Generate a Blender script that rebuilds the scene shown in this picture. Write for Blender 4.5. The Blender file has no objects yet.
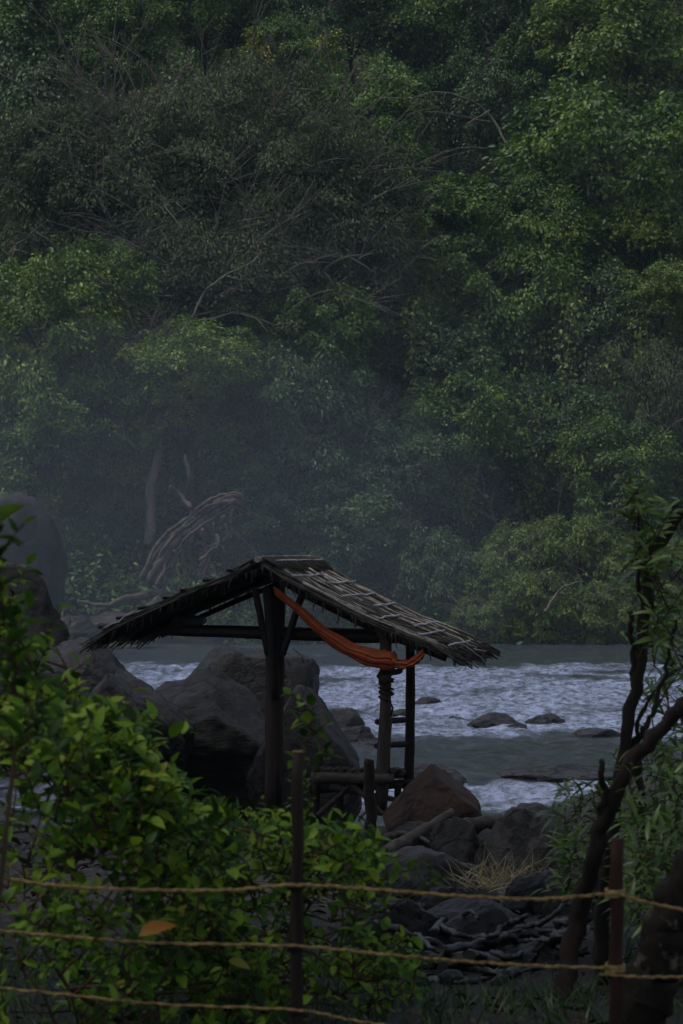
import bpy, math, random
import numpy as np
from mathutils import Vector, Matrix, noise, Euler
R = math.radians
S = bpy.context.scene
C = S.collection
# ---------------------------------------------------------------- camera
EYE, HZ, F = 3.34, 545.0, 2844.44
cam = bpy.data.cameras.new('camera'); co = bpy.data.objects.new('camera', cam); C.objects.link(co)
co.location = (0, 0, EYE); co.rotation_euler = (R(90), 0, 0)
cam.sensor_fit = 'VERTICAL'; cam.sensor_height = 36; cam.sensor_width = 24; cam.lens = 100
cam.shift_y = (HZ - 512) / 1024
cam.clip_start = 0.1; cam.clip_end = 2000
cam.dof.use_dof = True; cam.dof.focus_distance = 30; cam.dof.aperture_fstop = 9.0
S.camera = co
# ---------------------------------------------------------------- sky, sun, exposure
SUN_EL, SUN_AZ = R(64), R(-108)           # azimuth from +Y towards +X
w = bpy.data.worlds.new('World'); S.world = w; w.use_nodes = True
nt = w.node_tree
sky = nt.nodes.new('ShaderNodeTexSky'); sky.sky_type = 'NISHITA'; sky.sun_disc = False
sky.sun_elevation = SUN_EL; sky.sun_rotation = SUN_AZ; sky.dust_density = 2.5; sky.air_density = 1.0
hs = nt.nodes.new('ShaderNodeHueSaturation'); hs.inputs['Saturation'].default_value = .62   # thin overcast
nt.links.new(sky.outputs[0], hs.inputs['Color']); nt.links.new(hs.outputs[0], nt.nodes['Background'].inputs[0])
nt.nodes['Background'].inputs[1].default_value = 0.10
sl = bpy.data.lights.new('sun', 'SUN'); so = bpy.data.objects.new('sun', sl); C.objects.link(so)
sl.energy = 1.25; sl.angle = R(20); sl.color = (1.0, 0.95, 0.87)
sd = Vector((math.sin(SUN_AZ) * math.cos(SUN_EL), math.cos(SUN_AZ) * math.cos(SUN_EL), math.sin(SUN_EL)))
so.rotation_euler = sd.to_track_quat('Z', 'Y').to_euler(); so.location = (20, 20, 70)
S.view_settings.view_transform = 'Standard'; S.view_settings.look = 'None'
S.view_settings.exposure = 0.55; S.view_settings.gamma = 1
S.cycles.max_bounces = 5; S.cycles.diffuse_bounces = 3; S.cycles.glossy_bounces = 3
S.cycles.transmission_bounces = 3; S.cycles.volume_bounces = 1
S.cycles.caustics_reflective = False; S.cycles.caustics_refractive = False

# ---------------------------------------------------------------- helpers
def W(px, py, d):
    return Vector(((px - 341.5) / F * d, d, EYE + (HZ - py) / F * d))
def link(name, me, mat=None, parent=None):
    o = bpy.data.objects.new(name, me); C.objects.link(o)
    if mat:
        me.materials.append(mat)
    if parent: o.parent = parent
    return o
def tag(o, label=None, cat=None, group=None, kind=None):
    if label: o['label'] = label
    if cat: o['category'] = cat
    if group: o['group'] = group
    if kind: o['kind'] = kind
    return o
def thing(name, label, cat, loc=(0, 0, 0), rz=0, group=None):
    o = bpy.data.objects.new(name, None); C.objects.link(o)
    o.location = loc; o.rotation_euler = (0, 0, rz); o.empty_display_size = .2
    return tag(o, label, cat, group)
def mesh_np(name, V, Fc, smooth=False):
    """V (n,3), Fc (m,k) arrays of equal-size faces"""
    me = bpy.data.meshes.new(name)
    V = np.asarray(V, dtype=np.float32); Fc = np.asarray(Fc, dtype=np.int32)
    k = Fc.shape[1]; m = Fc.shape[0]
    me.vertices.add(len(V)); me.vertices.foreach_set('co', V.ravel())
    me.loops.add(m * k); me.loops.foreach_set('vertex_index', Fc.ravel())
    me.polygons.add(m); me.polygons.foreach_set('loop_start', np.arange(0, m * k, k, dtype=np.int32))
    me.polygons.foreach_set('loop_total', np.full(m, k, dtype=np.int32))
    if smooth: me.polygons.foreach_set('use_smooth', np.ones(m, dtype=bool))
    me.update(calc_edges=True); return me

class MB:
    """collects tubes and boxes into one mesh"""
    def __init__(s): s.v = []; s.f = []
    def tube(s, pts, rads, n=8, cap=True, wob=0.0, seed=0):
        rg = random.Random(seed * 7 + len(s.v)); pts = [Vector(p) for p in pts]
        if not hasattr(rads, '__len__'): rads = [rads] * len(pts)
        b0 = len(s.v); up = None
        for i, p in enumerate(pts):
            t = (pts[min(i + 1, len(pts) - 1)] - pts[max(i - 1, 0)]).normalized()
            if up is None:
                up = t.cross(Vector((.31, .87, .4))).normalized()
            u = (up - t * up.dot(t)).normalized(); up = u; v = t.cross(u)
            for k in range(n):
                a = 2 * math.pi * k / n
                r = rads[i] * (1 + wob * (rg.random() - .5) * 2)
                s.v.append(tuple(p + (u * math.cos(a) + v * math.sin(a)) * r))
        for i in range(len(pts) - 1):
            for k in range(n):
                a = b0 + i * n + k; b = b0 + i * n + (k + 1) % n
                s.f.append((a, b, b + n, a + n))
        if cap:
            s.f.append(tuple(b0 + k for k in reversed(range(n))))
            e = b0 + (len(pts) - 1) * n; s.f.append(tuple(e + k for k in range(n)))
        return s
    def build(s, name, mat, parent=None, smooth=True):
        me = bpy.data.meshes.new(name); me.from_pydata(s.v, [], s.f)
        if smooth:
            for p in me.polygons: p.use_smooth = len(p.vertices) == 4
        me.update(); return link(name, me, mat, parent)

def catmull(pts, m=6):
    pts = [Vector(p) for p in pts]; P = [pts[0] * 2 - pts[1]] + pts + [pts[-1] * 2 - pts[-2]]; out = []
    for i in range(1, len(P) - 2):
        a, b, c, d = P[i - 1:i + 3]
        for k in range(m):
            t = k / m
            out.append(.5 * ((2 * b) + (c - a) * t + (2 * a - 5 * b + 4 * c - d) * t * t + (3 * b - a - 3 * c + d) * t ** 3))
    out.append(P[-2]); return out
def taper(n, a, b, e=1.0): return [a + (b - a) * (i / (n - 1)) ** e for i in range(n)]
def limb(mb, pts, r0, r1, n=8, wob=.12, m=6, jit=0.0, seed=0):
    q = catmull(pts, m); rg = random.Random(seed)
    if jit:
        q = [p + Vector((rg.uniform(-1, 1), rg.uniform(-1, 1), rg.uniform(-1, 1))) * jit if 0 < i < len(q) - 1 else p for i, p in enumerate(q)]
    mb.tube(q, taper(len(q), r0, r1), n, True, wob, seed); return q

# ---------------------------------------------------------------- materials
def nodes(name):
    m = bpy.data.materials.new(name); m.use_nodes = True; t = m.node_tree
    return m, t, t.nodes['Principled BSDF'], t.nodes['Material Output']
def setin(b, **k):
    for n, v in k.items():
        b.inputs[n.replace('_', ' ')].default_value = v
def ramp(t, stops, src):
    r = t.nodes.new('ShaderNodeValToRGB'); e = r.color_ramp.elements
    while len(e) < len(stops): e.new(.5)
    for i, (p, c) in enumerate(stops):
        e[i].position = p; e[i].color = (*c, 1) if len(c) == 3 else c
    t.links.new(src, r.inputs[0]); return r
def nz(t, scale, detail=4, vec=None, rough=.55):
    n = t.nodes.new('ShaderNodeTexNoise'); n.inputs['Scale'].default_value = scale
    n.inputs['Detail'].default_value = detail; n.inputs['Roughness'].default_value = rough
    if vec: t.links.new(vec, n.inputs['Vector'])
    return n
def objco(t, scale=(1, 1, 1)):
    c = t.nodes.new('ShaderNodeTexCoord'); mp = t.nodes.new('ShaderNodeMapping'); mp.inputs['Scale'].default_value = scale
    t.links.new(c.outputs['Object'], mp.inputs[0]); return mp.outputs[0]
def bump(t, src, b, strength, dist=.02):
    n = t.nodes.new('ShaderNodeBump'); n.inputs['Strength'].default_value = strength; n.inputs['Distance'].default_value = dist
    t.links.new(src, n.inputs['Height']); t.links.new(n.outputs[0], b.inputs['Normal']); return n
def leafmat(name, stops, trans=.3, rough=.45, spec=.35, nscale=.5):
    m, t, b, o = nodes(name)
    g = t.nodes.new('ShaderNodeNewGeometry')
    n = nz(t, nscale, 2, objco(t))
    mx = t.nodes.new('ShaderNodeMath'); mx.operation = 'MULTIPLY_ADD'
    t.links.new(g.outputs['Random Per Island'], mx.inputs[0]); mx.inputs[1].default_value = .6
    m2 = t.nodes.new('ShaderNodeMath'); m2.operation = 'MULTIPLY_ADD'; m2.inputs[1].default_value = 1.3; m2.inputs[2].default_value = -.45
    t.links.new(n.outputs[0], m2.inputs[0]); t.links.new(m2.outputs[0], mx.inputs[2])
    r = ramp(t, stops, mx.outputs[0])
    t.links.new(r.outputs[0], b.inputs['Base Color']); setin(b, Roughness=rough); b.inputs['Specular IOR Level'].default_value = spec
    tr = t.nodes.new('ShaderNodeBsdfTranslucent'); t.links.new(r.outputs[0], tr.inputs[0])
    ms = t.nodes.new('ShaderNodeMixShader'); ms.inputs[0].default_value = trans
    t.links.new(b.outputs[0], ms.inputs[1]); t.links.new(tr.outputs[0], ms.inputs[2]); t.links.new(ms.outputs[0], o.inputs['Surface'])
    return m
def barkmat(name, c0, c1, scale=8, stretch=(1, 1, .15), rough=.8, bs=.6, patch=None, dist=.01):
    m, t, b, o = nodes(name)
    v = objco(t, stretch); n = nz(t, scale, 6, v, .65)
    r = ramp(t, [(.3, c0), (.7, c1)], n.outputs[0]); col = r.outputs[0]
    if patch:
        n2 = nz(t, scale * .5, 4, objco(t)); r2 = ramp(t, [(.56, (0, 0, 0)), (.62, (1, 1, 1))], n2.outputs[0])
        mx = t.nodes.new('ShaderNodeMix'); mx.data_type = 'RGBA'
        t.links.new(r2.outputs[0], mx.inputs[0]); t.links.new(col, mx.inputs[6]); mx.inputs[7].default_value = (*patch, 1); col = mx.outputs[2]
    t.links.new(col, b.inputs['Base Color']); setin(b, Roughness=rough); b.inputs['Specular IOR Level'].default_value = .5 if rough < .5 else .18
    bump(t, n.outputs[0], b, bs, dist); return m
def rockmat(name, c0, c1, scale=2.0, rough=.55, streak=(1, 1, 1), c2=None):
    m, t, b, o = nodes(name)
    v = objco(t, streak); n = nz(t, scale, 8, v, .7); n3 = nz(t, scale * 9, 6, v, .7)
    ad = t.nodes.new('ShaderNodeMath'); ad.operation = 'MULTIPLY_ADD'; ad.inputs[1].default_value = .35
    t.links.new(n3.outputs[0], ad.inputs[0]); t.links.new(n.outputs[0], ad.inputs[2])
    st = [(.5, c0), (.78, c1)]
    if c2: st.append((.86, c2))
    r = ramp(t, st, ad.outputs[0]); t.links.new(r.outputs[0], b.inputs['Base Color'])
    rr = ramp(t, [(.4, (rough - .2,) * 3), (.8, (min(1, rough + .25),) * 3)], n.outputs[0]); t.links.new(rr.outputs[0], b.inputs['Roughness'])
    vo = t.nodes.new('ShaderNodeTexVoronoi'); vo.feature = 'DISTANCE_TO_EDGE'; vo.inputs['Scale'].default_value = scale * .9
    dm = t.nodes.new('ShaderNodeVectorMath'); dm.operation = 'MULTIPLY_ADD'; dm.inputs[1].default_value = (.5, .5, .5)
    t.links.new(n.outputs['Color'], dm.inputs[0]); t.links.new(v, dm.inputs[2]); t.links.new(dm.outputs[0], vo.inputs['Vector'])
    cr_ = ramp(t, [(0, (0, 0, 0)), (.03, (1, 1, 1))], vo.outputs['Distance'])
    a3 = t.nodes.new('ShaderNodeMath'); a3.operation = 'MULTIPLY_ADD'; a3.inputs[1].default_value = .18
    t.links.new(cr_.outputs[0], a3.inputs[0]); t.links.new(ad.outputs[0], a3.inputs[2]); ad = a3
    b.inputs['Specular IOR Level'].default_value = .22
    bump(t, ad.outputs[0], b, 1.0, .08); return m

M = {}
M['lush'] = leafmat('leaf_lush', [(0, (.014, .035, .006)), (.4, (.038, .09, .012)), (.75, (.09, .17, .018)), (1, (.19, .25, .025))], .3)
M['dark'] = leafmat('leaf_dark', [(0, (.014, .034, .010)), (.5, (.032, .075, .018)), (.9, (.06, .115, .024)), (1, (.11, .16, .03))], .25)
M['yel'] = leafmat('leaf_yellowgreen', [(0, (.022, .055, .006)), (.45, (.065, .13, .014)), (.8, (.15, .22, .02)), (1, (.34, .33, .035))], .3)
M['olive'] = leafmat('leaf_olive', [(0, (.028, .040, .020)), (.4, (.052, .074, .034)), (.75, (.085, .112, .052)), (1, (.15, .165, .085))], .2, .6, .15)
M['gold'] = leafmat('leaf_gold', [(0, (.03, .07, .015)), (.6, (.06, .13, .02)), (.82, (.10, .16, .02)), (.88, (.5, .42, .03))], .3)
M['shrub'] = leafmat('leaf_shrub', [(0, (.025, .055, .010)), (.4, (.065, .12, .018)), (.8, (.12, .18, .025)), (1, (.22, .24, .05))], .3)
M['near'] = leafmat('leaf_near', [(0, (.010, .028, .003)), (.3, (.02, .06, .006)), (.5, (.085, .19, .014)), (.8, (.24, .38, .03)), (1, (.34, .28, .05))], .4, .5, .25, 5.0)
M['lance'] = leafmat('leaf_lance', [(0, (.02, .055, .010)), (.45, (.07, .14, .02)), (.85, (.16, .26, .05)), (1, (.36, .40, .18))], .3, .35, .5, 3.0)
M['litter'] = leafmat('leaf_litter', [(0, (.01, .007, .004)), (.5, (.025, .016, .009)), (1, (.07, .04, .02))], .1, .5, .4, 3.0)
M['grass'] = leafmat('grass_blades', [(0, (.012, .03, .008)), (.5, (.03, .07, .015)), (1, (.07, .12, .03))], .3, .4, .4, 2.0)
M['drygrass'] = leafmat('dry_grass', [(0, (.14, .11, .05)), (.5, (.32, .25, .12)), (1, (.5, .42, .24))], .3, .5, .4, 2.0)
M['dryleaf'] = leafmat('dry_leaf', [(0, (.30, .12, .02)), (1, (.5, .22, .04))], .3, .5, .3, 2.0)
M['driftf'] = barkmat('driftwood_far', (.022, .018, .014), (.095, .08, .062), 5, (1, 1, 1))
M['barkd'] = barkmat('bark_dark', (.007, .006, .005), (.028, .023, .018), 10)
M['barkp'] = barkmat('bark_pale', (.05, .045, .038), (.17, .15, .12), 3)
M['barkb'] = barkmat('bark_brown', (.006, .005, .004), (.030, .019, .014), 12, patch=None)
M['barkl'] = barkmat('bark_lichen', (.005, .004, .003), (.020, .015, .011), 14, (1, 1, .5), patch=(.12, .095, .075))
M['twig'] = barkmat('twig', (.03, .02, .012), (.08, .055, .03), 20)
M['post'] = barkmat('post_wood', (.004, .003, .003), (.014, .010, .008), 22, (1, 1, .1), .7)
M['postl'] = barkmat('post_pale', (.014, .011, .009), (.06, .046, .036), 22, (1, 1, .15), .7)
M['fpost'] = barkmat('fence_post_wood', (.010, .007, .005), (.034, .021, .014), 30, (1, 1, .12), .6, dist=.004)
M['rpost'] = barkmat('fence_post_red', (.010, .006, .004), (.045, .018, .010), 20, (1, 1, .2), .6, dist=.004)
M['cut'] = barkmat('cut_wood', (.20, .12, .07), (.34, .2, .12), 40, (1, 1, 1), .7)
M['log'] = barkmat('weathered_log', (.012, .010, .009), (.07, .06, .052), 26, (.6, .6, 1.5), .7)
M['wetroot'] = barkmat('wet_root', (.006, .005, .005), (.024, .021, .019), 16, (1, 1, 1), .42, .5)
M['rope'] = barkmat('rope', (.10, .07, .03), (.42, .29, .12), 45, (1, 1, 1), .8, .8, dist=.003)
M['thatch'] = barkmat('thatch', (.006, .005, .005), (.075, .068, .06), 9, (1, 1, 1), .7)
M['thatchp'] = barkmat('thatch_pale', (.12, .11, .10), (.36, .34, .31), 18, (1, 1, 1), .6)
M['batten'] = barkmat('bamboo_batten', (.12, .12, .13), (.55, .55, .58), 5, (1, 1, 1), .4, .3)
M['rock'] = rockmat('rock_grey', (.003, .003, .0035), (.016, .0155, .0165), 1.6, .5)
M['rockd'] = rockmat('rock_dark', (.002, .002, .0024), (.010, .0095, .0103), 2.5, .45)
M['rockb'] = rockmat('rock_brown', (.010, .006, .005), (.045, .021, .014), 2.5, .6)
M['rocks'] = rockmat('rock_streaked', (.0022, .0022, .0022), (.0105, .010, .0108), 2.0, .5, (1.2, 1.2, 3.5), (.05, .049, .052))
M['rockf'] = rockmat('rock_far', (.005, .005, .005), (.024, .023, .022), .8, .6)
M['rockw'] = rockmat('rock_wet', (.006, .006, .007), (.028, .028, .032), 2.2, .35, (1, 1, 4))
# cloth
m, t, b, o = nodes('orange_cloth')
n = nz(t, 9, 4, objco(t)); r = ramp(t, [(.3, (.20, .036, .012)), (.7, (.42, .085, .022))], n.outputs[0])
t.links.new(r.outputs[0], b.inputs['Base Color']); setin(b, Roughness=.85); bump(t, n.outputs[0], b, .3, .02)
tr = t.nodes.new('ShaderNodeBsdfTranslucent'); t.links.new(r.outputs[0], tr.inputs[0])
ms = t.nodes.new('ShaderNodeMixShader'); ms.inputs[0].default_value = .35
t.links.new(b.outputs[0], ms.inputs[1]); t.links.new(tr.outputs[0], ms.inputs[2]); t.links.new(ms.outputs[0], o.inputs['Surface'])
M['cloth'] = m
# soil
m, t, b, o = nodes('soil')
n = nz(t, 1.5, 8, objco(t), .7); n2 = nz(t, .35, 3, objco(t))
r = ramp(t, [(.35, (.004, .0035, .003)), (.6, (.009, .007, .005)), (.7, (.007, .012, .004))], n.outputs[0])
t.links.new(r.outputs[0], b.inputs['Base Color']); setin(b, Roughness=.9); bump(t, n.outputs[0], b, .8, .08)
M['soil'] = m
# water
m, t, b, o = nodes('river_water')
at = t.nodes.new('ShaderNodeAttribute'); at.attribute_name = 'foam_sheen'
v = objco(t, (.75, .32, 1)); n1 = nz(t, 3.6, 7, v, .78); n2 = nz(t, 8, 6, objco(t, (1, .35, 1)), .65)
ad = t.nodes.new('ShaderNodeMath'); ad.operation = 'MULTIPLY_ADD'; ad.inputs[1].default_value = .9; 
t.links.new(at.outputs['Fac'], ad.inputs[0]); t.links.new(n1.outputs[0], ad.inputs[2])
r = ramp(t, [(.98, (0, 0, 0)), (1.0, (0, 0, 0))], ad.outputs[0])
ms_ = t.nodes.new('ShaderNodeMapRange'); ms_.inputs[1].default_value = 1.02; ms_.inputs[2].default_value = 1.68
ms_.inputs[3].default_value = .04; ms_.inputs[4].default_value = .85
t.nodes.remove(r); t.links.new(ad.outputs[0], ms_.inputs[0])
b.inputs['Base Color'].default_value = (.022, .028, .032, 1); setin(b, Roughness=.07, IOR=1.33)
bm_ = bump(t, n2.outputs[0], b, .5, .05)
mb_ = t.nodes.new('ShaderNodeMath'); mb_.operation = 'MULTIPLY_ADD'; mb_.inputs[1].default_value = .6; mb_.inputs[2].default_value = .34
t.links.new(at.outputs['Fac'], mb_.inputs[0]); t.links.new(mb_.outputs[0], bm_.inputs['Strength'])
fd = t.nodes.new('ShaderNodeBsdfDiffuse'); fd.inputs[0].default_value = (.36, .42, .62, 1)  # foam colour; its blue also paints the sky's reflection on the ripples
n4 = nz(t, 8.5, 6, objco(t, (.55, .22, 1)), .78); r4 = ramp(t, [(.40, (.15,) * 3), (.58, (1, 1, 1))], n4.outputs[0])
ml = t.nodes.new('ShaderNodeMath'); ml.operation = 'MULTIPLY'; t.links.new(ms_.outputs[0], ml.inputs[0]); t.links.new(r4.outputs[0], ml.inputs[1])
mm = t.nodes.new('ShaderNodeMixShader'); t.links.new(ml.outputs[0], mm.inputs[0])
t.links.new(b.outputs[0], mm.inputs[1]); t.links.new(fd.outputs[0], mm.inputs[2]); t.links.new(mm.outputs[0], o.inputs['Surface'])
M['water'] = m

# ---------------------------------------------------------------- terrain
def fnoise(x, y, z=0.0, o=4): return noise.fractal(Vector((x, y, z)), .9, 2.1, o)
def ground_z(x, y):
    if y < 8: z = 1.74 + .0 * y
    elif y < 30: z = 2.236 - .062 * y
    elif y < 34: z = .376 - (y - 30) * .25
    elif y < 100: z = -.62 - min(1, (y - 34) / 8) * .5
    else: z = -1.12
    if x > 1.6 and 8 < y < 30: z += min(.5, (x - 1.6) * .35)
    if x < -3.0 and y < 42: z += min(.7, (-3.0 - x) * .12)
    if y > 96 - (4 if x < -4 else 0):
        s = y - (96 - (4 if x < -4 else 0))
        z = -1.12 + min(s, 6) * .27 + max(0, s - 6) * .74
        z = min(z, 46 + .02 * s)
    z += fnoise(x * .35, y * .35) * (.10 if y < 34 else .35)
    return z
def axis(segs):
    out = []
    for a, b_, st in segs: out += list(np.arange(a, b_, st))
    return out + [segs[-1][1]]
xs = axis([(-160, -20, 10), (-20, -6, 1.2), (-6, 6, .25), (6, 20, 1.2), (20, 160, 10)])
ys = axis([(-60, 4, 8), (4, 36, .3), (36, 90, 3), (90, 175, 1.5), (175, 230, 10)])
V = [(x, y, ground_z(x, y)) for y in ys for x in xs]; nx = len(xs)
Fq = [(j * nx + i, j * nx + i + 1, (j + 1) * nx + i + 1, (j + 1) * nx + i) for j in range(len(ys) - 1) for i in range(nx - 1)]
tag(link('ground', mesh_np('ground', V, Fq, True), M['soil']), kind='structure')

# ---------------------------------------------------------------- river
def sstep(a, b_, x):
    t_ = max(0, min(1, (x - a) / (b_ - a))); return t_ * t_ * (3 - 2 * t_)
def foam_sheen_f(x, y):
    w_ = fnoise(x * .12, y * .05, 3) * 5
    a = sstep(47, 55, y + w_ * .9) * (1 - sstep(73, 84, y + w_))
    c = sstep(35.0, 36.5, y) * (1 - sstep(39.5, 41.2, y + w_ * .25)) * .75
    streak = fnoise(x * .25, y * .22, 9, 4)
    v_ = max(a, c)
    return max(0, min(1, v_ * (.78 + .75 * streak) + .55 * max(0, streak) + .26))  # constant amount also sprinkles painted glints over the calm water
wx = axis([(-160, -20, 20), (-20, 20, .14), (20, 160, 20)])
wy = axis([(27, 42, .09), (42, 60, .13), (60, 104, .22)])
WV = np.zeros((len(wx) * len(wy), 3)); FO = np.zeros(len(WV)); k = 0
for y in wy:
    for x in wx:
        f = foam_sheen_f(x, y) if abs(x) <= 20 else 0
        z = 0.0
        if abs(x) < 20:
            a = .05 + .06 * f
            z = a * (.8 * fnoise(x * 1.5 + y * .15, y * .55, 1, 4) + .4 * noise.noise(Vector((x * 3.4, y * 1.4, 5))))
            z += .02 * f * noise.noise(Vector((x * 7, y * 8, 2)))
        WV[k] = (x, y, z); FO[k] = f; k += 1
nx = len(wx); jj, ii = np.meshgrid(np.arange(len(wy) - 1), np.arange(nx - 1), indexing='ij'); a = (jj * nx + ii).ravel()
me = mesh_np('river', WV, np.stack([a, a + 1, a + nx + 1, a + nx], 1), True)
at = me.attributes.new('foam_sheen', 'FLOAT', 'POINT'); at.data.foreach_set('value', FO.astype(np.float32))
tag(link('river', me, M['water']), kind='structure')

# ---------------------------------------------------------------- leaves
T_FAR = (np.array([(0, 0, 0), (.45, .5, .12), (1, 0, -.05), (.45, -.5, .12)]), np.array([(0, 1, 2), (0, 2, 3)]))
_u = [0, .18, .42, .68, .88, 1.0]; _w = [0, .36, .5, .38, .17, 0]
def near_template(wscale=1.0, curl=.18, fold=.2):
    vs = [(0, 0, 0)]; fs = []
    for u, w_ in zip(_u[1:-1], _w[1:-1]):
        z = -curl * u * u
        vs += [(u, -w_ * wscale, z + fold * w_), (u, 0, z), (u, w_ * wscale, z + fold * w_)]
    vs.append((1, 0, -curl)); e = len(vs) - 1
    fs += [(0, 1, 2), (0, 2, 3)]
    for i in range(3):
        q = 1 + 3 * i
        fs += [(q, q + 3, q + 4), (q, q + 4, q + 1), (q + 1, q + 4, q + 5), (q + 1, q + 5, q + 2)]
    q = 10; fs += [(q, e, q + 1), (q + 1, e, q + 2)]
    return np.array(vs), np.array(fs)
T_NEAR = near_template()
def leaf_mesh(name, P, A, N, L, Wd, T, smooth=False):
    P, A, N = (np.asarray(q, float) for q in (P, A, N)); n = len(P)
    A /= np.linalg.norm(A, axis=1, keepdims=True) + 1e-9
    B = np.cross(N, A); B /= np.linalg.norm(B, axis=1, keepdims=True) + 1e-9
    N = np.cross(A, B)
    tv, tf = T; L = np.asarray(L)[:, None, None]; Wd = np.asarray(Wd)[:, None, None]
    V = P[:, None] + A[:, None] * tv[None, :, 0:1] * L + B[:, None] * tv[None, :, 1:2] * Wd + N[:, None] * tv[None, :, 2:3] * L
    Fc = tf[None] + (np.arange(n) * len(tv))[:, None, None]
    return mesh_np(name, V.reshape(-1, 3), Fc.reshape(-1, 3), smooth)
def unit(rg, n):
    v = rg.normal(size=(n, 3)); return v / np.linalg.norm(v, axis=1, keepdims=True)

def crown_pts(rg, rx, ry, rz, ncl, per, cr, leaf, droop=.5, fill=.25, lump=.25):
    """leaf clumps spread through and over an uneven ellipsoid; returns clump centres too"""
    d = unit(rg, ncl); d[:, 2] = np.abs(d[:, 2]) * np.where(rg.random(ncl) < .40, -1, 1)
    rad = np.where(rg.random(ncl) < fill, rg.uniform(.35, .8, ncl), rg.uniform(.8, 1.05, ncl))
    big = unit(rg, 7); lob = np.max(d @ big.T, axis=1); rad *= 1 - lump + lump * 1.6 * np.clip(lob, 0, 1) ** 3
    cen = d * rad[:, None] * np.array([rx, ry, rz])
    P, A, N = [], [], []
    for c, dd in zip(cen, d):
        n = int(per * rg.uniform(.5, 1.4)); r = cr * rg.uniform(.6, 1.35)
        q = unit(rg, n); q[:, 2] = np.abs(q[:, 2]) * np.where(rg.random(n) < .25, -.6, 1)
        rr = rg.random(n) ** .45
        p = q * rr[:, None] * np.array([r, r, r * rg.uniform(.5, .95)])
        p[:, 2] -= droop * (p[:, 0] ** 2 + p[:, 1] ** 2) / r * rg.uniform(.2, 1.3)
        a = np.column_stack([q[:, 0], q[:, 1], -droop * rg.uniform(.3, 1.6, n)]) + rg.normal(size=(n, 3)) * .4 + dd * .3
        nn = np.column_stack([q[:, 0] * .5, q[:, 1] * .5, np.ones(n) * .8]) + rg.normal(size=(n, 3)) * .7 + dd * .7
        P.append(c + p); A.append(a); N.append(nn)
    P = np.concatenate(P); A = np.concatenate(A); N = np.concatenate(N)
    return cen, P, A, N
def crown_mesh(name, seed, rx, ry, rz, ncl, per, cr, leaf, ratio=.55, **kw):
    rg = np.random.default_rng(seed); cen, P, A, N = crown_pts(rg, rx, ry, rz, ncl, per, cr, leaf, **kw)
    L = leaf * rg.uniform(.6, 1.3, len(P))
    return cen, leaf_mesh(name, P, A, N, L, L * ratio, T_FAR)
# shared crown meshes, unit radius about 3.5 m
CR = []
for s in range(5):
    CR.append(crown_mesh('crown', 10 + s, 3.4, 3.0, 3.0, 105, 200, .85, .21, droop=.6))
CO = [crown_mesh('crown', 30 + s, 3.4, 3.0, 2.8, 110, 190, .75, .19, ratio=.34, droop=.9, fill=.35) for s in range(3)]
CS = [crown_mesh('crown', 40 + s, 2.2, 1.8, 1.5, 70, 170, .5, .17, ratio=.4, droop=.8, fill=.2) for s in range(3)]
def trunk_mb(cen, h, r, rg, sc=(1, 1, 1), nb=14):
    """tapered trunk from the ground (0,0,-h) to the crown, limbs to some clumps"""
    mb = MB(); lean = Vector((rg.uniform(-.5, .5), rg.uniform(-.3, .3), 0))
    q = limb(mb, [lean * 1.4 + Vector((0, 0, -h)), lean + Vector((.15, 0, -h * .55)), Vector((0, 0, -.8)), Vector((0, 0, 1.0 * sc[2]))], r, r * .3, 7, .1, 4)
    for i in rg.sample(range(len(cen)), min(nb, len(cen))):
        c = Vector([cen[i][k] * sc[k] for k in range(3)]); s_ = q[rg.randrange(len(q) // 2, len(q))]
        mid = (s_ + c) * .5 + Vector((rg.uniform(-.3, .3), rg.uniform(-.3, .3), rg.uniform(0, .5)))
        limb(mb, [s_, mid, c], r * .3, .02, 5, .1, 3)
    return mb
def twigs(rg, n, rx, ry, rz, length, r, parent, at, down=.2):
    """bare branches poking out of the crown, each a part of its own"""
    for _ in range(n):
        mb = MB(); a = rg.uniform(0, 2 * math.pi); e = rg.uniform(-.6, 1.1)
        d = Vector((math.cos(a) * math.cos(e), -abs(math.sin(a)) * math.cos(e), math.sin(e)))
        p0 = Vector((d.x * rx * .8, d.y * ry * .8, d.z * rz * .8)); L = length * rg.uniform(.6, 1.6)
        g = (d * .8 + Vector((rg.uniform(-.9, .9), rg.uniform(-.5, .1), rg.uniform(-.1, .8)))).normalized()
        p1 = p0 + g * L * .5 + Vector((0, 0, .1)); p2 = p1 + (g + Vector((rg.uniform(-.6, .6), 0, -down))).normalized() * L * .5
        limb(mb, [p0, p1, p2], r, r * .35, 5, .1, 4, .02)
        for _ in range(5):
            s_ = p0.lerp(p1, rg.random()) if rg.random() < .4 else p1.lerp(p2, rg.random())
            gg = (g + Vector((rg.uniform(-1, 1), rg.uniform(-.3, .3), rg.uniform(-.6, .8)))).normalized()
            limb(mb, [s_, s_ + gg * L * .2, s_ + gg * L * .42 - Vector((0, 0, .05))], r * .55, r * .2, 4, 0, 2)
        o = mb.build('bare_branch', M['barkp'], parent); o.location = at
tr_rg = random.Random(5)
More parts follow.
